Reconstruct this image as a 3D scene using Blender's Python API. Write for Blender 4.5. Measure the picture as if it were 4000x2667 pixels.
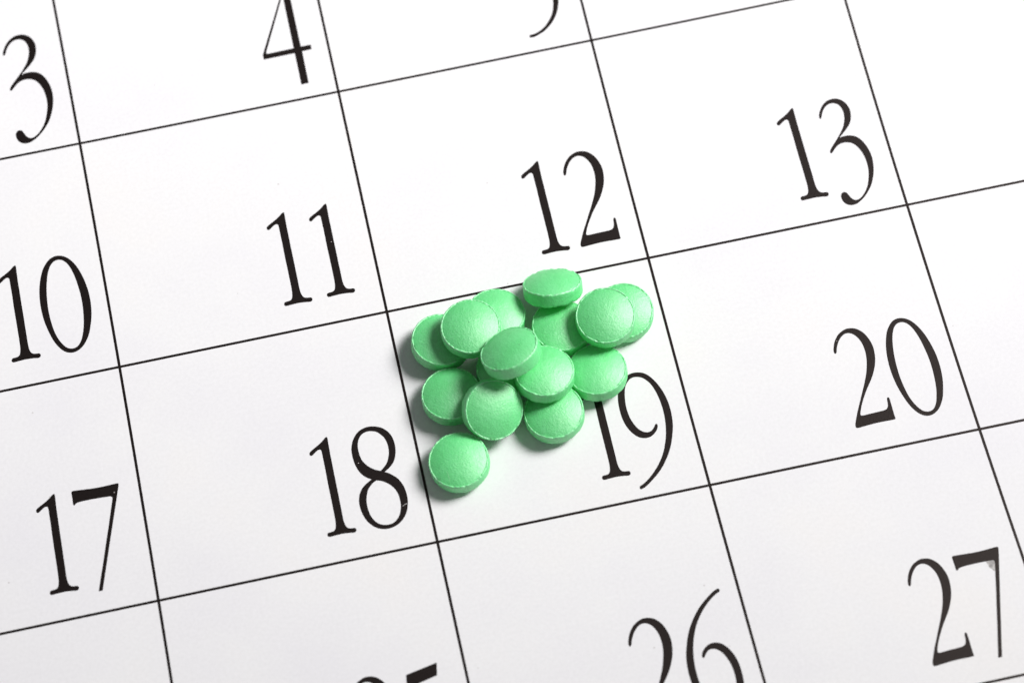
"""Green tablets piled on a printed wall-calendar page (macro view).
World axes: +X along the printed rows, +Y towards the top of the page, Z up; metres.
The origin is the crossing of two grid lines of the calendar."""
import bpy, bmesh, math, random
from mathutils import Vector, Matrix
from mathutils.geometry import tessellate_polygon

# ------------------------------------------------------------------ scene, camera, light
scene = bpy.context.scene
for o in list(bpy.data.objects):
    bpy.data.objects.remove(o, do_unlink=True)
COL = scene.collection

cam_data = bpy.data.cameras.new("camera")
cam = bpy.data.objects.new("camera", cam_data)
COL.objects.link(cam)
CAM_LOC = Vector((0.025715, -0.179209, 0.308889))
CAM_RIGHT = Vector((0.976791, -0.213772, -0.013453))
CAM_DOWN = Vector((-0.200319, -0.889473, -0.410743))
CAM_FWD = Vector((0.075840, 0.403905, -0.911652))
m = Matrix((CAM_RIGHT, -CAM_DOWN, -CAM_FWD)).transposed().to_4x4()
m.translation = CAM_LOC
cam.matrix_world = m
cam_data.sensor_fit = 'HORIZONTAL'
cam_data.sensor_width = 36.0
cam_data.lens = 90.0
cam_data.clip_start = 0.01
cam_data.clip_end = 50.0
cam_data.dof.use_dof = True
cam_data.dof.focus_distance = 0.338
cam_data.dof.aperture_fstop = 18.0
scene.camera = cam

world = bpy.data.worlds.new("World")
scene.world = world
world.use_nodes = True
wbg = world.node_tree.nodes["Background"]
wbg.inputs["Color"].default_value = (0.97, 0.985, 1.0, 1)
wbg.inputs["Strength"].default_value = 0.15


def softbox(name, loc, target, size, size_y, energy, color, spread):
    d = bpy.data.lights.new(name, 'AREA')
    d.shape = 'RECTANGLE'
    d.size, d.size_y = size, size_y
    d.energy = energy
    d.color = color
    d.spread = math.radians(spread)
    o = bpy.data.objects.new(name, d)
    o.location = loc
    o.rotation_euler = (Vector(target) - Vector(loc)).to_track_quat('-Z', 'Y').to_euler()
    COL.objects.link(o)
    return o


PILE = (0.053, -0.047, 0.0)
softbox("softbox_right", (0.88, 0.25, 0.86), (0.12, 0.18, 0.0), 0.54, 0.54, 2.65, (1.0, 0.99, 0.98), 43)

scene.view_settings.view_transform = 'Standard'
scene.view_settings.look = 'None'
scene.view_settings.gamma = 1.0
scene.view_settings.use_curve_mapping = False
scene.view_settings.exposure = 0.0
scene.render.engine = 'CYCLES'
scene.cycles.max_bounces = 10
scene.cycles.diffuse_bounces = 6


# ------------------------------------------------------------------ materials
def new_mat(name):
    mt = bpy.data.materials.new(name)
    mt.use_nodes = True
    nt = mt.node_tree
    return mt, nt, nt.nodes["Principled BSDF"]


def node(nt, kind, **inputs):
    n = nt.nodes.new(kind)
    for k, v in inputs.items():
        n.inputs[k].default_value = v
    return n


def ramp(nt, stops, interp='LINEAR'):
    r = nt.nodes.new("ShaderNodeValToRGB")
    r.color_ramp.interpolation = interp
    els = r.color_ramp.elements
    while len(els) < len(stops):
        els.new(0.5)
    for e, (p, c) in zip(els, stops):
        e.position = p
        e.color = (c[0], c[1], c[2], 1)
    return r


def paper_material():
    mt, nt, b = new_mat("coated_paper")
    L = nt.links.new
    tc = nt.nodes.new("ShaderNodeTexCoord")
    big = node(nt, "ShaderNodeTexNoise", Scale=38.0, Detail=4.0, Roughness=0.6)
    L(tc.outputs["Object"], big.inputs["Vector"])
    tone = ramp(nt, [(0.30, (0.826, 0.812, 0.845)), (0.55, (0.857, 0.847, 0.862)), (0.75, (0.872, 0.850, 0.848))])
    L(big.outputs["Fac"], tone.inputs["Fac"])
    fine = node(nt, "ShaderNodeTexNoise", Scale=2200.0, Detail=3.0, Roughness=0.6)
    L(tc.outputs["Object"], fine.inputs["Vector"])
    mixf = nt.nodes.new("ShaderNodeMix")
    mixf.data_type = 'RGBA'
    mixf.blend_type = 'MULTIPLY'
    mixf.inputs[0].default_value = 0.13
    L(tone.outputs["Color"], mixf.inputs[6])
    L(fine.outputs["Fac"], mixf.inputs[7])
    # sparse faint scuffs and dust specks printed into the coating
    sp = node(nt, "ShaderNodeTexVoronoi", Scale=170.0)
    L(tc.outputs["Object"], sp.inputs["Vector"])
    lt = node(nt, "ShaderNodeMath")
    lt.operation = 'LESS_THAN'
    lt.inputs[1].default_value = 0.022
    L(sp.outputs["Distance"], lt.inputs[0])
    mixs = nt.nodes.new("ShaderNodeMix")
    mixs.data_type = 'RGBA'
    L(lt.outputs[0], mixs.inputs[0])
    L(mixf.outputs[2], mixs.inputs[6])
    mixs.inputs[7].default_value = (0.62, 0.60, 0.60, 1)
    L(mixs.outputs[2], b.inputs["Base Color"])
    b.inputs["Roughness"].default_value = 0.48
    b.inputs["Specular IOR Level"].default_value = 0.35
    wav = node(nt, "ShaderNodeTexNoise", Scale=60.0, Detail=2.0)
    L(tc.outputs["Object"], wav.inputs["Vector"])
    bp = node(nt, "ShaderNodeBump", Strength=0.05, Distance=0.00004)
    L(fine.outputs["Fac"], bp.inputs["Height"])
    bp2 = node(nt, "ShaderNodeBump", Strength=0.25, Distance=0.0002)
    L(wav.outputs["Fac"], bp2.inputs["Height"])
    L(bp.outputs["Normal"], bp2.inputs["Normal"])
    L(bp2.outputs["Normal"], b.inputs["Normal"])
    return mt


def ink_material():
    mt, nt, b = new_mat("printing_ink")
    L = nt.links.new
    tc = nt.nodes.new("ShaderNodeTexCoord")
    gr = node(nt, "ShaderNodeTexNoise", Scale=3600.0, Detail=3.0, Roughness=0.7)
    L(tc.outputs["Object"], gr.inputs["Vector"])
    base = ramp(nt, [(0.3, (0.0025, 0.0015, 0.0015)), (0.7, (0.008, 0.005, 0.005))])
    L(gr.outputs["Fac"], base.inputs["Fac"])
    # pinholes where the ink has flaked off the paper
    v = node(nt, "ShaderNodeTexVoronoi", Scale=620.0)
    L(tc.outputs["Object"], v.inputs["Vector"])
    lt = node(nt, "ShaderNodeMath")
    lt.operation = 'LESS_THAN'
    lt.inputs[1].default_value = 0.042
    L(v.outputs["Distance"], lt.inputs[0])
    pick = node(nt, "ShaderNodeMath")
    pick.operation = 'GREATER_THAN'
    pick.inputs[1].default_value = 0.72
    L(v.outputs["Color"], pick.inputs[0])
    mul = node(nt, "ShaderNodeMath")
    mul.operation = 'MULTIPLY'
    L(lt.outputs[0], mul.inputs[0])
    L(pick.outputs[0], mul.inputs[1])
    mx = nt.nodes.new("ShaderNodeMix")
    mx.data_type = 'RGBA'
    L(mul.outputs[0], mx.inputs[0])
    L(base.outputs["Color"], mx.inputs[6])
    mx.inputs[7].default_value = (0.55, 0.50, 0.49, 1)
    L(mx.outputs[2], b.inputs["Base Color"])
    b.inputs["Roughness"].default_value = 0.42
    b.inputs["Specular IOR Level"].default_value = 0.32
    b.inputs["Specular Tint"].default_value = (1.0, 0.85, 0.80, 1)
    bp = node(nt, "ShaderNodeBump", Strength=0.35, Distance=0.00003)
    L(gr.outputs["Fac"], bp.inputs["Height"])
    L(bp.outputs["Normal"], b.inputs["Normal"])
    return mt


def smudge_material():
    mt, nt, b = new_mat("graphite_smudge")
    L = nt.links.new
    tc = nt.nodes.new("ShaderNodeTexCoord")
    n1 = node(nt, "ShaderNodeTexNoise", Scale=1500.0, Detail=4.0, Roughness=0.7, Distortion=1.5)
    L(tc.outputs["Object"], n1.inputs["Vector"])
    r = ramp(nt, [(0.30, (0.13, 0.12, 0.12)), (0.70, (0.66, 0.63, 0.62))])
    L(n1.outputs["Fac"], r.inputs["Fac"])
    L(r.outputs["Color"], b.inputs["Base Color"])
    b.inputs["Roughness"].default_value = 0.6
    return mt


def pill_material():
    mt, nt, b = new_mat("pressed_green_tablet")
    L = nt.links.new
    tc = nt.nodes.new("ShaderNodeTexCoord")
    info = nt.nodes.new("ShaderNodeObjectInfo")
    off = node(nt, "ShaderNodeVectorMath")
    off.operation = 'ADD'
    L(tc.outputs["Object"], off.inputs[0])
    L(info.outputs["Random"], off.inputs[1])
    grain = node(nt, "ShaderNodeTexNoise", Scale=4200.0, Detail=4.0, Roughness=0.65)
    mid = node(nt, "ShaderNodeTexNoise", Scale=1300.0, Detail=3.0, Roughness=0.55)
    blot = node(nt, "ShaderNodeTexNoise", Scale=420.0, Detail=3.0, Roughness=0.6)
    pits = node(nt, "ShaderNodeTexVoronoi", Scale=1150.0)
    for t in (grain, mid, blot, pits):
        L(off.outputs[0], t.inputs["Vector"])
    col = ramp(nt, [(0.25, (0.058, 0.62, 0.145)), (0.5, (0.098, 0.715, 0.210)), (0.78, (0.165, 0.79, 0.295))])
    mixn = nt.nodes.new("ShaderNodeMath")
    mixn.operation = 'MULTIPLY_ADD'
    mixn.inputs[1].default_value = 0.55
    L(grain.outputs["Fac"], mixn.inputs[0])
    sc = nt.nodes.new("ShaderNodeMath")
    sc.operation = 'MULTIPLY'
    sc.inputs[1].default_value = 0.45
    L(blot.outputs["Fac"], sc.inputs[0])
    L(sc.outputs[0], mixn.inputs[2])
    L(mixn.outputs[0], col.inputs["Fac"])
    # sparse dark flecks in the pressed powder
    lt = nt.nodes.new("ShaderNodeMath")
    lt.operation = 'LESS_THAN'
    lt.inputs[1].default_value = 0.085
    L(pits.outputs["Distance"], lt.inputs[0])
    pick = nt.nodes.new("ShaderNodeMath")
    pick.operation = 'GREATER_THAN'
    pick.inputs[1].default_value = 0.86
    L(pits.outputs["Color"], pick.inputs[0])
    fl = nt.nodes.new("ShaderNodeMath")
    fl.operation = 'MULTIPLY'
    L(lt.outputs[0], fl.inputs[0])
    L(pick.outputs[0], fl.inputs[1])
    mx = nt.nodes.new("ShaderNodeMix")
    mx.data_type = 'RGBA'
    L(fl.outputs[0], mx.inputs[0])
    tone = nt.nodes.new("ShaderNodeHueSaturation")
    mr = node(nt, "ShaderNodeMapRange")
    mr.inputs["To Min"].default_value = 0.93
    mr.inputs["To Max"].default_value = 1.05
    L(info.outputs["Random"], mr.inputs["Value"])
    L(mr.outputs["Result"], tone.inputs["Value"])
    L(col.outputs["Color"], tone.inputs["Color"])
    L(tone.outputs["Color"], mx.inputs[6])
    mx.inputs[7].default_value = (0.012, 0.28, 0.05, 1)
    # paler lip edges: rubbed powder, plus painted-in light caught by the raised lip
    wear_glint = nt.nodes.new("ShaderNodeAttribute")
    wear_glint.attribute_name = "wear_glint"
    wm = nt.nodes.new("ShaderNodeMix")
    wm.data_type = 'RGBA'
    L(wear_glint.outputs["Fac"], wm.inputs[0])
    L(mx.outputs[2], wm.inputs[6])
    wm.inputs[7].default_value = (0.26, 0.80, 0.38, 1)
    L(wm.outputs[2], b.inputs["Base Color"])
    b.inputs["Roughness"].default_value = 0.55
    b.inputs["IOR"].default_value = 1.85
    b.inputs["Specular IOR Level"].default_value = 1.0
    b.inputs["Subsurface Weight"].default_value = 0.12
    b.inputs["Subsurface Radius"].default_value = (0.25, 1.0, 0.40)
    b.inputs["Subsurface Scale"].default_value = 0.0006
    bp1 = node(nt, "ShaderNodeBump", Strength=0.8, Distance=0.00007)
    L(grain.outputs["Fac"], bp1.inputs["Height"])
    bp2 = node(nt, "ShaderNodeBump", Strength=0.42, Distance=0.00013)
    L(mid.outputs["Fac"], bp2.inputs["Height"])
    L(bp1.outputs["Normal"], bp2.inputs["Normal"])
    bp3 = node(nt, "ShaderNodeBump", Strength=0.6, Distance=0.00006)
    bp3.invert = True
    L(fl.outputs[0], bp3.inputs["Height"])
    L(bp2.outputs["Normal"], bp3.inputs["Normal"])
    L(bp3.outputs["Normal"], b.inputs["Normal"])
    return mt


PAPER = paper_material()
INK = ink_material()
SMUDGE = smudge_material()
PILL = pill_material()
SCRATCH, _nt, _b = new_mat("rubbed_powder")
_b.inputs["Base Color"].default_value = (0.42, 0.84, 0.52, 1)
_b.inputs["Roughness"].default_value = 0.6


def add(name, verts, faces, mat, parent=None, smooth=False):
    me = bpy.data.meshes.new(name)
    me.from_pydata([tuple(v) for v in verts], [], faces)
    me.validate()
    me.materials.append(mat)
    if smooth:
        me.polygons.foreach_set("use_smooth", [True] * len(me.polygons))
    me.update()
    o = bpy.data.objects.new(name, me)
    COL.objects.link(o)
    o.parent = parent
    return o


# ------------------------------------------------------------------ the calendar page
MM = 0.001
calendar = bpy.data.objects.new("calendar", None)
COL.objects.link(calendar)
calendar.empty_display_size = 0.02
calendar["label"] = "white calendar page with thin black grid lines and large black date numbers, under the pills"
calendar["category"] = "calendar"

X0, X1, Y0, Y1, TH = -76.0, 184.0, -142.0, 60.0, 0.35
bm = bmesh.new()
bmesh.ops.create_cube(bm, size=1.0)
for v in bm.verts:
    v.co = Vector(((X0 if v.co.x < 0 else X1) * MM, (Y0 if v.co.y < 0 else Y1) * MM, (-TH if v.co.z < 0 else 0.0) * MM))
me = bpy.data.meshes.new("page")
bm.to_mesh(me)
bm.free()
me.materials.append(PAPER)
page = bpy.data.objects.new("page", me)
COL.objects.link(page)
page.parent = calendar

INK_Z = 0.015 * MM          # printed film on the coating
LINE_W = 0.35              # mm


def poly2(c, t):
    return c[0] * t * t + c[1] * t + c[2]


def grid_line(horizontal, c, lo, hi, z):
    """Printed rule that follows the slightly uneven page; straight beyond the fitted span."""
    a0, a1 = (X0 + 3.5, X1 - 3.5) if horizontal else (Y0 + 3.5, Y1 - 14.0)
    n = 60
    vs, fs = [], []
    for i in range(n + 1):
        t = a0 + (a1 - a0) * i / n
        tc = min(max(t, lo), hi)
        w = poly2(c, tc) + (2 * c[0] * tc + c[1]) * (t - tc) * 0.3
        for s in (-1, 1):
            p = (t, w + s * LINE_W / 2) if horizontal else (w - s * LINE_W / 2, t)
            vs.append((p[0] * MM, p[1] * MM, z))
        if i:
            k = 2 * i
            fs.append((k - 2, k, k + 1, k - 1) if horizontal else (k - 2, k, k + 1, k - 1))
    return add("grid_line", vs, fs, INK, calendar)


ROWS = [((4.01e-05, 0.0024383, -0.1747), -15, 102), ((-4.8e-06, 0.0027189, -34.5643), -18, 126),
        ((-1.94e-05, -0.0001079, -67.6750), -22, 112), ((0, 0, -100.82), 0, 1), ((0, 0, 33.6), 0, 1), ((0, 0, -134.0), 0, 1)]
COLS = [((-1.326e-04, -0.0111623, -0.1629), -80, 24), ((4e-07, -0.0008147, 36.0566), -88, 16),
        ((1.155e-04, 0.0097462, 72.0919), -96, 8), ((2.6843e-04, 0.023182, 108.3791), -87, 0),
        ((0, 0, 144.1), 0, 1), ((0, 0, 180.1), 0, 1), ((0, 0, -36.0), 0, 1), ((0, 0, -72.0), 0, 1)]
for c, lo, hi in ROWS:
    grid_line(True, c, lo, hi, INK_Z)
for c, lo, hi in COLS:
    grid_line(False, c, lo, hi, INK_Z * 1.8)

# numeral outlines in millimetres, centred on each numeral; a third value marks a sharp corner
GLYPHS = {
    '0': [[(0.15, 7.09), (0.77, 6.84), (1.38, 6.32), (1.91, 5.56), (2.35, 4.64), (2.72, 3.51), (3.00, 2.28), (3.19, 0.90), (3.23, -0.43), (3.16, -1.68), (2.97, -2.91), (2.69, -3.99), (2.37, -4.95), (1.94, -5.76), (1.43, -6.44), (0.87, -6.88), (0.27, -7.12), (-0.31, -7.13), (-0.84, -6.93), (-1.35, -6.50), (-1.84, -5.82), (-2.27, -4.93), (-2.66, -3.70), (-3.00, -2.25), (-3.18, -0.83), (-3.23, 0.67), (-3.13, 2.15), (-2.93, 3.38), (-2.63, 4.48), (-2.26, 5.44), (-1.85, 6.11), (-1.38, 6.65), (-0.91, 6.98), (-0.38, 7.13)], [(0.12, 6.52), (0.61, 6.28), (1.09, 5.68), (1.47, 4.78), (1.78, 3.60), (2.00, 2.16), (2.15, 0.62), (2.16, -1.00), (2.05, -2.47), (1.86, -3.80), (1.61, -4.77), (1.30, -5.61), (0.91, -6.21), (0.50, -6.52), (0.05, -6.62), (-0.40, -6.52), (-0.80, -6.26), (-1.22, -5.71), (-1.63, -4.90), (-1.97, -3.86), (-2.19, -2.60), (-2.33, -1.02), (-2.33, 0.47), (-2.23, 1.95), (-2.04, 3.30), (-1.77, 4.52), (-1.47, 5.38), (-1.15, 5.95), (-0.77, 6.34), (-0.34, 6.53)]],
    '1': [[(0.47, 6.81), (0.61, 6.86), (0.68, 6.71), (0.66, 5.69), (0.63, 4.40), (0.63, 3.12), (0.62, 1.73), (0.62, 0.34), (0.62, -0.93), (0.61, -2.20), (0.61, -3.47), (0.60, -4.52), (0.64, -5.27), (0.76, -5.77), (0.99, -6.10), (1.34, -6.23), (1.82, -6.29), (1.95, -6.42), (1.96, -6.65), (1.83, -6.81), (1.66, -6.86), (1.13, -6.78), (0.56, -6.72), (0.07, -6.69), (-0.42, -6.71), (-0.92, -6.73), (-1.51, -6.76), (-1.67, -6.69), (-1.75, -6.49), (-1.66, -6.27), (-1.52, -6.20), (-1.10, -6.17), (-0.79, -6.08), (-0.58, -5.83), (-0.47, -5.44), (-0.41, -5.03), (-0.38, -4.41), (-0.37, -3.57), (-0.37, -2.57), (-0.37, -1.24), (-0.38, 0.03), (-0.37, 1.36), (-0.35, 2.80), (-0.36, 3.98), (-0.36, 4.73), (-0.38, 5.12), (-0.52, 5.33), (-0.77, 5.34), (-1.05, 5.19), (-1.39, 4.95), (-1.67, 4.75), (-1.84, 4.75), (-1.96, 4.90), (-1.94, 5.11), (-1.81, 5.28), (-1.38, 5.56), (-0.93, 5.81), (-0.48, 6.08), (-0.02, 6.41), (0.33, 6.72)]],
    '2': [[(-2.59, 4.14), (-2.57, 4.47), (-2.40, 5.00), (-2.11, 5.62), (-1.73, 6.16), (-1.27, 6.62), (-0.69, 6.95), (-0.10, 7.14), (0.60, 7.09), (1.16, 6.89), (1.67, 6.49), (2.10, 5.95), (2.43, 5.22), (2.65, 4.43), (2.73, 3.61), (2.65, 2.72), (2.50, 1.96), (2.21, 1.12), (1.82, 0.31), (1.35, -0.48), (0.85, -1.16), (0.41, -1.73), (-0.09, -2.40), (-0.56, -3.13), (-1.04, -3.92), (-1.42, -4.67), (-1.64, -5.23), (-1.67, -5.44), (-1.57, -5.56), (-1.33, -5.60), (-0.73, -5.58), (0.17, -5.56), (1.07, -5.54), (1.62, -5.51), (2.00, -5.38), (2.23, -5.10), (2.36, -4.63), (2.44, -4.03), (2.51, -3.86), (2.64, -3.82), (2.73, -3.96), (2.74, -4.55), (2.72, -5.49), (2.70, -6.43), (2.71, -7.01, 1), (2.59, -7.07, 1), (1.80, -7.06), (0.82, -7.02), (-0.17, -7.02), (-1.18, -7.07), (-1.88, -7.11), (-2.56, -7.14), (-2.71, -7.04), (-2.74, -6.81), (-2.64, -6.44), (-2.39, -5.89), (-2.11, -5.29), (-1.75, -4.59), (-1.31, -3.80), (-0.88, -3.00), (-0.45, -2.21), (-0.01, -1.41), (0.45, -0.50), (0.86, 0.41), (1.18, 1.36), (1.40, 2.21), (1.53, 3.09), (1.53, 3.94), (1.42, 4.76), (1.14, 5.51), (0.73, 6.11), (0.25, 6.44), (-0.24, 6.53), (-0.72, 6.39), (-1.20, 6.04), (-1.61, 5.56), (-1.91, 5.06), (-2.12, 4.60), (-2.29, 4.12), (-2.41, 3.98), (-2.53, 3.97)]],
    '3': [[(-2.44, 5.58), (-2.52, 5.74), (-2.45, 6.13), (-2.22, 6.66), (-1.87, 7.21), (-1.37, 7.74), (-0.76, 8.10), (-0.16, 8.22), (0.44, 8.16), (0.98, 7.90), (1.42, 7.45), (1.72, 6.86), (1.88, 6.13), (1.81, 5.34), (1.62, 4.63), (1.29, 4.01), (0.84, 3.48), (0.29, 2.97), (-0.24, 2.51), (-0.55, 2.24), (-0.66, 2.07, 1), (-0.28, 2.20), (0.24, 2.23), (0.78, 2.17), (1.38, 1.94), (1.88, 1.52), (2.30, 0.85), (2.62, -0.03), (2.81, -0.98), (2.84, -1.96), (2.71, -2.95), (2.47, -3.92), (2.15, -4.76), (1.70, -5.67), (1.13, -6.44), (0.48, -7.14), (-0.23, -7.71), (-0.95, -8.11), (-1.53, -8.22), (-1.92, -8.18), (-2.32, -7.99), (-2.63, -7.65), (-2.81, -7.18), (-2.84, -6.67), (-2.71, -6.34), (-2.47, -6.12), (-2.21, -6.11), (-1.98, -6.26), (-1.83, -6.56), (-1.65, -7.00), (-1.44, -7.34), (-1.11, -7.59), (-0.65, -7.59), (-0.12, -7.31), (0.35, -6.88), (0.81, -6.31), (1.19, -5.67), (1.52, -4.84), (1.75, -4.10), (1.92, -3.23), (1.97, -2.33), (1.91, -1.46), (1.74, -0.63), (1.44, 0.13), (1.05, 0.73), (0.54, 1.10), (-0.02, 1.27), (-0.58, 1.27), (-1.14, 1.09), (-1.65, 0.71), (-2.03, 0.34), (-2.30, 0.09), (-2.43, 0.09), (-2.49, 0.24), (-2.40, 0.48), (-2.11, 0.88), (-1.62, 1.39), (-1.04, 2.01), (-0.53, 2.58), (-0.06, 3.16), (0.34, 3.76), (0.63, 4.39), (0.83, 5.04), (0.93, 5.77), (0.88, 6.42), (0.68, 6.98), (0.37, 7.35), (-0.08, 7.57), (-0.59, 7.59), (-1.10, 7.39), (-1.57, 6.97), (-1.92, 6.47), (-2.16, 5.95), (-2.32, 5.64)]],
    '4': [[(1.46, 8.23, 1), (1.96, 8.12, 1), (1.99, -2.21, 1), (3.41, -2.22, 1), (3.40, -2.95, 1), (2.04, -3.01, 1), (2.00, -8.20, 1), (1.01, -8.23, 1), (1.00, -3.07, 1), (-3.40, -3.13, 1), (-3.41, -2.47, 1), (-3.34, -2.25, 1)], [(0.98, 6.63, 1), (1.00, -2.27, 1), (-2.79, -2.36, 1), (-2.91, -2.10, 1)]],
    '5': [[(-1.72, 6.91, 1), (2.33, 7.66, 1), (2.03, 6.06, 1), (-0.97, 5.41, 1), (-1.32, 2.11, 1), (-0.52, 2.21), (0.48, 1.91), (1.48, 1.11), (2.28, -0.19), (2.58, -1.29), (2.62, -2.49), (2.45, -3.19), (2.17, -4.00), (1.82, -4.72), (1.35, -5.42), (0.84, -6.03), (0.13, -6.67), (-0.60, -7.15), (-1.29, -7.43), (-1.83, -7.63), (-2.46, -7.66), (-2.58, -7.61), (-2.62, -7.46), (-2.54, -7.29), (-2.31, -7.24), (-1.86, -7.19), (-1.32, -7.03), (-0.69, -6.70), (-0.09, -6.26), (0.48, -5.66), (0.97, -5.04), (1.36, -4.33), (1.63, -3.58), (1.80, -2.89), (1.88, -2.32), (1.63, -0.89), (1.08, 0.21), (0.28, 0.96), (-0.62, 1.11), (-1.42, 0.81), (-2.07, 0.21, 1), (-1.97, 3.01), (-1.87, 5.71)]],
    '6': [[(3.13, 8.03), (3.20, 7.82), (3.11, 7.64), (2.74, 7.48), (2.01, 7.04), (1.24, 6.43), (0.41, 5.61), (-0.34, 4.67), (-0.95, 3.68), (-1.45, 2.56), (-1.81, 1.52), (-2.04, 0.55), (-2.19, -0.32), (-2.28, -1.32), (-2.29, -2.46), (-2.20, -3.62), (-2.00, -4.75), (-1.68, -5.79), (-1.27, -6.52), (-0.77, -7.06), (-0.20, -7.36), (0.41, -7.44), (0.92, -7.30), (1.32, -6.98), (1.70, -6.49), (1.94, -5.92), (2.11, -5.27), (2.25, -4.50), (2.33, -3.61), (2.31, -2.69), (2.18, -1.81), (1.91, -0.96), (1.52, -0.19), (1.01, 0.32), (0.49, 0.55), (0.01, 0.52), (-0.36, 0.29), (-0.65, -0.04), (-0.81, -0.27), (-0.95, -0.34), (-1.06, -0.21), (-1.02, 0.09), (-0.84, 0.45), (-0.49, 0.82), (-0.05, 1.12), (0.45, 1.27), (0.97, 1.25), (1.51, 1.06), (1.99, 0.68), (2.43, 0.11), (2.79, -0.59), (3.06, -1.44), (3.20, -2.38), (3.23, -3.36), (3.18, -4.25), (3.04, -5.14), (2.81, -5.89), (2.46, -6.61), (1.93, -7.29), (1.41, -7.69), (0.82, -7.96), (0.17, -8.03), (-0.45, -7.93), (-1.03, -7.70), (-1.59, -7.19), (-2.10, -6.45), (-2.59, -5.42), (-2.95, -4.30), (-3.17, -3.05), (-3.23, -1.79), (-3.14, -0.56), (-2.95, 0.53), (-2.59, 1.69), (-2.15, 2.83), (-1.57, 3.93), (-0.91, 4.90), (-0.17, 5.80), (0.64, 6.56), (1.54, 7.25), (2.28, 7.75), (2.86, 8.01)]],
    '7': [[(-3.04, 6.91), (-2.94, 7.04), (-2.70, 7.06), (-1.45, 7.00), (-0.09, 6.93), (1.08, 6.95), (2.05, 7.01), (2.93, 7.05), (3.04, 6.96), (3.01, 6.66), (2.82, 5.93), (2.54, 4.89), (2.12, 3.34), (1.56, 1.28), (1.00, -0.77), (0.46, -2.81), (-0.09, -4.83), (-0.67, -7.03, 1), (-1.14, -7.06, 1), (-0.65, -5.24), (-0.09, -3.22), (0.44, -1.18), (0.99, 0.86), (1.40, 2.41), (1.71, 3.65), (2.01, 4.79), (2.07, 5.27), (1.91, 5.44), (1.58, 5.47), (0.64, 5.50), (-0.31, 5.51), (-1.37, 5.49), (-2.12, 5.44), (-2.57, 5.35), (-2.77, 5.20), (-2.90, 5.09), (-3.00, 5.25), (-3.01, 5.80), (-3.03, 6.47)]],
    '8': [[(0.77, 7.08), (1.56, 6.77), (2.16, 6.28), (2.59, 5.66), (2.85, 4.95), (2.95, 4.12), (2.89, 3.27), (2.70, 2.46), (2.38, 1.77), (1.97, 1.28), (1.44, 0.86), (0.90, 0.55, 1), (1.37, 0.27), (1.88, -0.15), (2.37, -0.68), (2.73, -1.35), (2.98, -2.10), (3.09, -2.92), (3.09, -3.71), (2.98, -4.43), (2.73, -5.22), (2.37, -5.87), (1.86, -6.44), (1.29, -6.84), (0.60, -7.10), (-0.11, -7.19), (-0.77, -7.09), (-1.41, -6.83), (-1.96, -6.39), (-2.44, -5.79), (-2.75, -5.15), (-2.99, -4.35), (-3.09, -3.59), (-3.08, -2.86), (-2.96, -2.25), (-2.76, -1.71), (-2.43, -1.20), (-2.00, -0.77), (-1.44, -0.41), (-0.88, -0.09, 1), (-1.32, 0.17), (-1.79, 0.59), (-2.18, 1.14), (-2.45, 1.79), (-2.64, 2.58), (-2.72, 3.46), (-2.69, 4.42), (-2.48, 5.23), (-2.15, 5.91), (-1.68, 6.51), (-1.11, 6.93), (-0.47, 7.14), (0.14, 7.19)], [(0.41, 6.51), (0.92, 6.31), (1.38, 5.88), (1.77, 5.31), (1.99, 4.66), (2.07, 3.89), (2.01, 3.09), (1.78, 2.34), (1.46, 1.71), (1.01, 1.22), (0.46, 0.78, 1), (-0.07, 1.02), (-0.59, 1.37), (-1.09, 1.86), (-1.52, 2.49), (-1.74, 3.13), (-1.84, 3.90), (-1.82, 4.76), (-1.65, 5.42), (-1.37, 5.96), (-0.97, 6.35), (-0.48, 6.55), (-0.02, 6.59)], [(-0.34, -0.36, 1), (0.31, -0.59), (0.92, -1.00), (1.46, -1.54), (1.87, -2.22), (2.09, -2.96), (2.13, -3.71), (2.09, -4.44), (1.88, -5.24), (1.53, -5.89), (1.03, -6.39), (0.44, -6.65), (-0.20, -6.66), (-0.76, -6.52), (-1.28, -6.19), (-1.68, -5.70), (-1.99, -5.00), (-2.14, -4.28), (-2.18, -3.48), (-2.12, -2.76), (-1.93, -2.06), (-1.63, -1.38), (-1.24, -0.94), (-0.83, -0.60)]],
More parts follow.
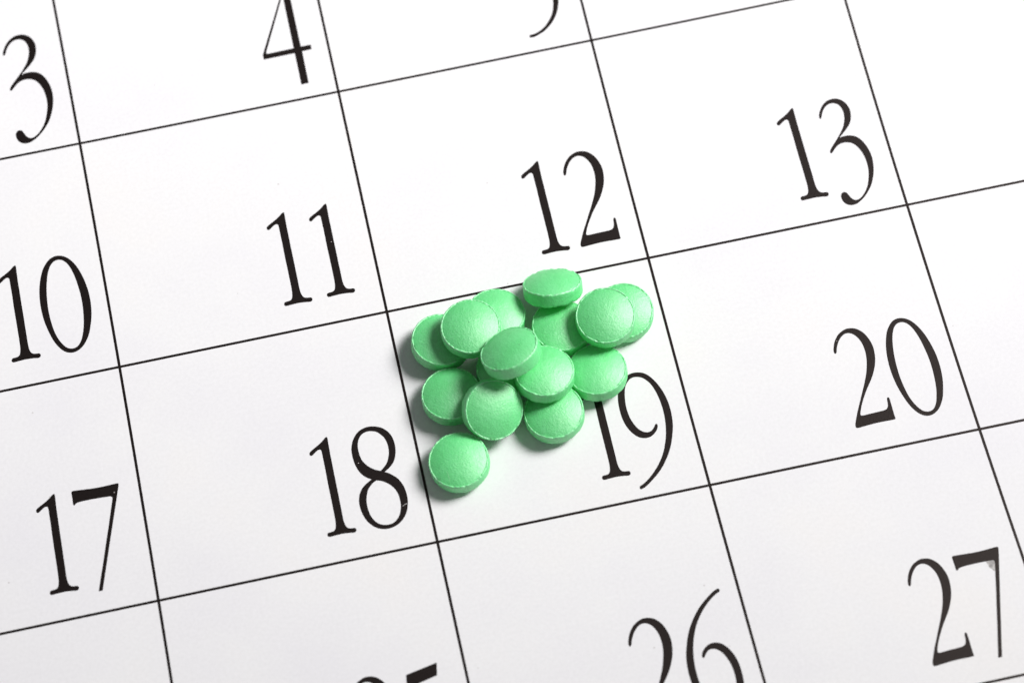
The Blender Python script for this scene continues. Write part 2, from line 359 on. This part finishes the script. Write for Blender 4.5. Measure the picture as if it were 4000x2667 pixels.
    '9': [[(-3.13, -8.03), (-3.20, -7.82), (-3.11, -7.64), (-2.74, -7.48), (-2.01, -7.04), (-1.24, -6.43), (-0.41, -5.61), (0.34, -4.67), (0.95, -3.68), (1.45, -2.56), (1.81, -1.52), (2.04, -0.55), (2.19, 0.32), (2.28, 1.32), (2.29, 2.46), (2.20, 3.62), (2.00, 4.75), (1.68, 5.79), (1.27, 6.52), (0.77, 7.06), (0.20, 7.36), (-0.41, 7.44), (-0.92, 7.30), (-1.32, 6.98), (-1.70, 6.49), (-1.94, 5.92), (-2.11, 5.27), (-2.25, 4.50), (-2.33, 3.61), (-2.31, 2.69), (-2.18, 1.81), (-1.91, 0.96), (-1.52, 0.19), (-1.01, -0.32), (-0.49, -0.55), (-0.01, -0.52), (0.36, -0.29), (0.65, 0.04), (0.81, 0.27), (0.95, 0.34), (1.06, 0.21), (1.02, -0.09), (0.84, -0.45), (0.49, -0.82), (0.05, -1.12), (-0.45, -1.27), (-0.97, -1.25), (-1.51, -1.06), (-1.99, -0.68), (-2.43, -0.11), (-2.79, 0.59), (-3.06, 1.44), (-3.20, 2.38), (-3.23, 3.36), (-3.18, 4.25), (-3.04, 5.14), (-2.81, 5.89), (-2.46, 6.61), (-1.93, 7.29), (-1.41, 7.69), (-0.82, 7.96), (-0.17, 8.03), (0.45, 7.93), (1.03, 7.70), (1.59, 7.19), (2.10, 6.45), (2.59, 5.42), (2.95, 4.30), (3.17, 3.05), (3.23, 1.79), (3.14, 0.56), (2.95, -0.53), (2.59, -1.69), (2.15, -2.83), (1.57, -3.93), (0.91, -4.90), (0.17, -5.80), (-0.64, -6.56), (-1.54, -7.25), (-2.28, -7.75), (-2.86, -8.01)]],
}

# date -> its numerals: (numeral, x mm, y mm, scale, turn in degrees)
DATES = [
    ('3', [('3', -5.79, 10.19, 1.054, 1.58)]),
    ('4', [('4', 30.26, 10.45, 1.000, 0.00)]),
    ('5', [('5', 66.42, 10.19, 1.000, 0.00)]),
    ('6', [('6', 102.51, 11.87, 1.000, 0.00)]),
    ('9', [('9', -41.77, -24.48, 1.000, 0.00)]),
    ('10', [('1', -12.00, -23.83, 1.032, 0.53), ('0', -5.59, -23.83, 1.020, 0.00)]),
    ('11', [('1', 24.68, -23.79, 1.016, 0.33), ('1', 30.50, -23.75, 1.013, 0.28)]),
    ('12', [('1', 59.93, -23.81, 1.029, 0.06), ('2', 66.22, -23.69, 1.000, 0.00)]),
    ('13', [('1', 95.96, -23.56, 1.036, -0.17), ('3', 102.38, -24.49, 1.000, 0.00)]),
    ('14', [('1', 131.97, -23.81, 1.000, 0.00), ('4', 138.32, -23.40, 1.000, 0.00)]),
    ('16', [('1', -48.13, -57.66, 1.000, 0.00), ('6', -41.57, -55.83, 1.000, 0.00)]),
    ('17', [('1', -11.59, -57.25, 0.992, -0.26), ('7', -5.87, -57.75, 1.002, -1.77)]),
    ('18', [('1', 24.30, -57.24, 1.000, 0.00), ('8', 30.44, -57.35, 1.000, 0.00)]),
    ('19', [('1', 60.40, -57.33, 1.000, 0.00), ('9', 66.29, -58.33, 1.000, 0.00)]),
    ('20', [('2', 95.09, -57.28, 0.976, 0.58), ('0', 102.31, -57.47, 1.000, 0.00)]),
    ('21', [('2', 131.11, -57.28, 1.000, 0.00), ('1', 138.56, -57.60, 1.000, 0.00)]),
    ('24', [('2', -12.97, -91.13, 1.000, 0.00), ('4', -5.76, -91.10, 1.000, 0.00)]),
    ('25', [('2', 23.74, -90.41, 1.000, 0.00), ('5', 30.45, -91.01, 1.000, 0.00)]),
    ('26', [('2', 59.39, -90.52, 1.000, 0.00), ('6', 66.49, -89.68, 1.003, 0.21)]),
    ('27', [('2', 95.80, -90.35, 0.972, 1.36), ('7', 102.64, -90.97, 1.000, 0.00)]),
    ('28', [('2', 131.11, -91.13, 1.000, 0.00), ('8', 138.50, -91.20, 1.000, 0.00)]),
]


def smooth_loop(pts, sub=5):
    """Closed Catmull-Rom outline through the points, sharp at the marked corners."""
    n = len(pts)
    out = []
    for i in range(n):
        p0, p1, p2, p3 = (pts[(i + k) % n] for k in (-1, 0, 1, 2))
        a, b = Vector(p1[:2]), Vector(p2[:2])
        d = (b - a).length
        ta = (b - Vector(p0[:2]))
        tb = (Vector(p3[:2]) - a)
        la = (a - Vector(p0[:2])).length + d
        lb = (Vector(p3[:2]) - b).length + d
        ta = (b - a) if len(p1) > 2 else ta * (d / max(la, 1e-6))
        tb = (b - a) if len(p2) > 2 else tb * (d / max(lb, 1e-6))
        if len(p1) > 2 and len(p2) > 2:
            out.append(a)
            continue
        for k in range(sub):
            t = k / sub
            h00 = 2 * t ** 3 - 3 * t * t + 1
            h10 = t ** 3 - 2 * t * t + t
            h01 = -2 * t ** 3 + 3 * t * t
            h11 = t ** 3 - t * t
            out.append(a * h00 + ta * h10 + b * h01 + tb * h11)
    return out


def ink_spread(pts, hole, d=0.022):
    """Printed ink creeps a little past the outline of the type."""
    n = len(pts)
    area = sum(pts[i].x * pts[(i + 1) % n].y - pts[(i + 1) % n].x * pts[i].y for i in range(n))
    s = (1 if area > 0 else -1) * (-1 if hole else 1)
    out = []
    for i in range(n):
        t = pts[(i + 1) % n] - pts[i - 1]
        t = t.normalized() if t.length > 1e-6 else Vector((0, 0))
        out.append(Vector((pts[i].x + s * t.y * d, pts[i].y - s * t.x * d, 0)))
    return out


GLYPH_GEO = {}
for ch, loops in GLYPHS.items():
    polys = [ink_spread(smooth_loop(l), k > 0) for k, l in enumerate(loops)]
    tris = tessellate_polygon(polys)
    flat = [p for l in polys for p in l]
    GLYPH_GEO[ch] = (flat, [tuple(t) for t in tris])


def date_number(text, items):
    vs, fs = [], []
    for ch, x, y, s, deg in items:
        flat, tris = GLYPH_GEO[ch]
        ca, sa = math.cos(math.radians(deg)) * s, math.sin(math.radians(deg)) * s
        base = len(vs)
        for p in flat:
            vs.append(((x + p.x * ca - p.y * sa) * MM, (y + p.x * sa + p.y * ca) * MM, INK_Z))
        for t in tris:
            a, b, c = (Vector(vs[base + k]) for k in t)
            up = (b - a).cross(c - a).z > 0
            fs.append(tuple(base + k for k in (t if up else t[::-1])))
    o = add("date_number", vs, fs, INK, calendar)
    o["label"] = "printed black date number " + text
    return o


for text, items in DATES:
    date_number(text, items)

# grey rubbed smudge in the crook of the 7 of 27, and one short scratch across the 8 of 18
rnd = random.Random(7)


def patch(name, pts, mat, z, jit):
    pts = [(x + rnd.uniform(-jit, jit), y + rnd.uniform(-jit, jit)) for x, y in pts]
    polys = [[Vector((p.x, p.y, 0)) for p in smooth_loop(pts, 4)]]
    tris = tessellate_polygon(polys)
    fs = []
    for t in tris:
        a, b, c = (polys[0][k] for k in t)
        fs.append(tuple(t) if (b - a).cross(c - a).z > 0 else tuple(t[::-1]))
    return add(name, [(p.x * MM, p.y * MM, z) for p in polys[0]], fs, mat, calendar)


patch("scratch", [(33.37, -61.68), (33.09, -61.72), (32.84, -61.84), (32.75, -61.94), (32.80, -61.97), (32.92, -61.87), (33.13, -61.79), (33.35, -61.76)],
      SMUDGE, INK_Z * 1.5, 0.0)
patch("smudge", [(103.63, -85.54), (104.01, -85.51), (104.57, -85.57), (104.72, -85.81), (104.59, -86.50), (104.44, -86.99), (104.27, -86.92), (104.06, -86.58), (103.82, -86.33), (103.78, -85.93)], SMUDGE, INK_Z * 0.5, 0.03)

# ------------------------------------------------------------------ the tablets
RO, RD, BAND, SAG = 3.93, 3.68, 1.85, 0.80      # mm: outer radius, dome radius, side wall, dome height
RS = (RD * RD + SAG * SAG) / (2 * SAG)


def sag(r):
    return math.sqrt(RS * RS - r * r) - (RS - SAG)


def pill_mesh(seed):
    """Pressed biconvex tablet: two shallow domes, a chipped raised lip at each edge, straight side wall."""
    rd = random.Random(seed)
    n = 240

    def wave(terms, amp):
        ks = [(rd.randint(*terms), rd.uniform(0, 2 * math.pi), rd.uniform(0.4, 1)) for _ in range(7)]
        tot = sum(k[2] for k in ks)
        return [amp * sum(w * math.sin(k * 2 * math.pi * i / n + ph) for k, ph, w in ks) / tot * 2 for i in range(n)]

    def chips(count, depth):
        arr = [0.0] * n
        for _ in range(count):
            c, w, d = rd.randrange(n), rd.uniform(1.0, 3.4), rd.uniform(0.35, 1.0) * depth
            for k in range(-8, 9):
                arr[(c + k) % n] += d * math.exp(-(k / w) ** 2)
        return [min(a, depth * 1.3) for a in arr]

    verts, rings, lip_pale = [], [], []

    def ring(fr, fz, w=0.0):
        ids = []
        for i in range(n):
            a = 2 * math.pi * i / n
            r, z = fr(i), fz(i)
            ids.append(len(verts))
            verts.append((r * math.cos(a) * MM, r * math.sin(a) * MM, z * MM))
            lip_pale.append(w * pale_var[i])
        rings.append(ids)

    for side in (1, -1):
        pale_var = [min(1.0, max(0.0, 0.62 + a)) for a in wave((5, 60), 0.8)]
        lip = [0.052 + a for a in wave((9, 40), 0.026)]
        jag = wave((20, 70), 0.028)
        chip = chips(34, 0.095)
        dent = chips(20, 0.06)
        h = BAND / 2
        prof = []
        for q in range(1, 19):
            r = RD * math.sin(q / 18 * math.pi / 2) * 0.985
            prof.append((lambda i, r=r: r, lambda i, r=r: side * (h + sag(r)), 0.0))
        prof.append((lambda i: RD + jag[i] * 0.6, lambda i: side * (h - 0.055 - dent[i] * 0.3), 0.0))
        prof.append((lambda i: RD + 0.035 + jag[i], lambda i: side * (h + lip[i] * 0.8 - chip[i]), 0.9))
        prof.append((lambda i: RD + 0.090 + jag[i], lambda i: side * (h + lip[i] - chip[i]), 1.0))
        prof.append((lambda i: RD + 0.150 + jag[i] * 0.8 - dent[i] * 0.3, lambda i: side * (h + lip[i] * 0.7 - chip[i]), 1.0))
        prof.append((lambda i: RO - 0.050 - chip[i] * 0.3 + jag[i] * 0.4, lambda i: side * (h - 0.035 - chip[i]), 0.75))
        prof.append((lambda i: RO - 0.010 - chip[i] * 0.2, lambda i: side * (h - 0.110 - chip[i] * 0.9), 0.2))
        prof.append((lambda i: RO - chip[i] * 0.1, lambda i: side * (h - 0.210 - chip[i] * 0.4), 0.0))
        if side == 1:
            verts.append((0, 0, (h + SAG) * MM))
            lip_pale.append(0.0)
            top = 0
            for fr, fz, w in prof:
                ring(fr, fz, w)
            nb = 6
            for q in range(1, nb):
                zz = (h - 0.21) * (1 - 2 * q / nb)
                wob = wave((3, 30), 0.010)
                ring(lambda i, w=wob: RO + w[i], lambda i, zz=zz: zz)
        else:
            for fr, fz, w in reversed(prof):
                ring(fr, fz, w)
            bottom = len(verts)
            verts.append((0, 0, -(h + SAG) * MM))
            lip_pale.append(0.0)
    faces = []
    for i in range(n):
        faces.append((top, rings[0][i], rings[0][(i + 1) % n]))
        faces.append((bottom, rings[-1][(i + 1) % n], rings[-1][i]))
    for ra, rb in zip(rings, rings[1:]):
        for i in range(n):
            j = (i + 1) % n
            faces.append((ra[i], rb[i], rb[j], ra[j]))
    me = bpy.data.meshes.new("pill")
    me.from_pydata(verts, [], faces)
    me.materials.append(PILL)
    me.attributes.new("wear_glint", 'FLOAT', 'POINT').data.foreach_set("value", lip_pale)
    me.polygons.foreach_set("use_smooth", [True] * len(me.polygons))
    me.update()
    return me


# centre (m), tilt of the face normal (nx/nz, ny/nz), label
PILLS = [
((0.04210, -0.04126, 0.00178), (0.092, 0.084), "green pill at the far left of the pile, partly shaded under an overlapping pill"),
    ((0.04612, -0.04160, 0.00492), (0.000, 0.020), "green pill lying flat on two others at the upper left of the pile"),
    ((0.04992, -0.03922, 0.00180), (0.056, 0.129), "green pill at the back left touching the grid line below 12, half hidden"),
    ((0.05805, -0.03740, 0.00322), (0.050, 0.780), "topmost green pill tilted steeply across the grid line below the 12"),
    ((0.05801, -0.04273, 0.00176), (0.030, 0.100), "shaded green pill in the middle under the tilted pill at the back"),
    ((0.06367, -0.04380, 0.00469), (-0.050, -0.060), "green pill lying on top at the upper right, its whole face showing"),
    ((0.06657, -0.04235, 0.00175), (-0.047, -0.059), "rightmost green pill, on the paper partly behind another pill"),
    ((0.05028, -0.04746, 0.00796), (-0.275, 0.502), "green pill tilted on the very top at the centre of the pile"),
    ((0.04965, -0.04707, 0.00173), (0.000, 0.050), "dark buried green pill, only its left edge showing under the tilted centre pill"),
    ((0.05411, -0.04983, 0.00458), (0.041, 0.158), "green pill in the middle of the pile, overlapped by the tilted centre pill"),
    ((0.06119, -0.04999, 0.00183), (-0.055, 0.165), "green pill on the paper covering the top of the number 19"),
    ((0.04190, -0.04912, 0.00179), (-0.023, 0.127), "green pill on the paper at the left edge, behind the leaning pill"),
    ((0.04654, -0.05291, 0.00381), (0.242, -0.562), "green pill leaning toward the front with a bright highlight on its face"),
    ((0.05441, -0.05438, 0.00176), (-0.084, 0.034), "green pill at the front right lying on the paper left of the 1 of 19"),
    ((0.04098, -0.05834, 0.00176), (-0.086, 0.039), "frontmost green pill lying by itself below the pile near the 18"),
]

for k, (loc, tilt, label) in enumerate(PILLS):
    o = bpy.data.objects.new("pill", pill_mesh(31 + k))
    nrm = Vector((tilt[0], tilt[1], 1.0)).normalized()
    ax = Vector((0, 1, 0)).cross(nrm).normalized()
    ay = nrm.cross(ax)
    R3 = Matrix((ax, ay, nrm)).transposed()
    spin = Matrix.Rotation(random.Random(k * 13 + 5).uniform(0, 6.28), 3, 'Z')
    mw = (R3 @ spin).to_4x4()
    mw.translation = Vector(loc)
    o.matrix_world = mw
    o["label"] = label
    o["category"] = "pill"
    o["group"] = "green pills piled on the square of the 19th"
    COL.objects.link(o)
    if label.startswith("frontmost"):
        # fine pale scratch raised on the face of this tablet
        path = [(-1.75, -1.30), (-1.71, -1.58), (-1.68, -1.85), (-1.65, -2.12), (-1.64, -2.40), (-1.66, -2.66), (-1.69, -2.92)]
        inv = spin.inverted()
        vs, fs = [], []
        for q, (x, y) in enumerate(path):
            w = 0.032 * math.sin(math.pi * (q + 0.4) / (len(path) - 0.2))
            z = BAND / 2 + sag(math.hypot(x, y))
            for dx, dz in ((-w, -0.01), (0.0, 0.022), (w, -0.01)):
                vs.append(inv @ (Vector((x + dx, y, z + dz)) * MM))
            if q:
                k0 = 3 * q
                fs += [(k0 - 3, k0, k0 + 1, k0 - 2), (k0 - 2, k0 + 1, k0 + 2, k0 - 1)]
        s = add("scratch", vs, fs, SCRATCH, o, smooth=True)
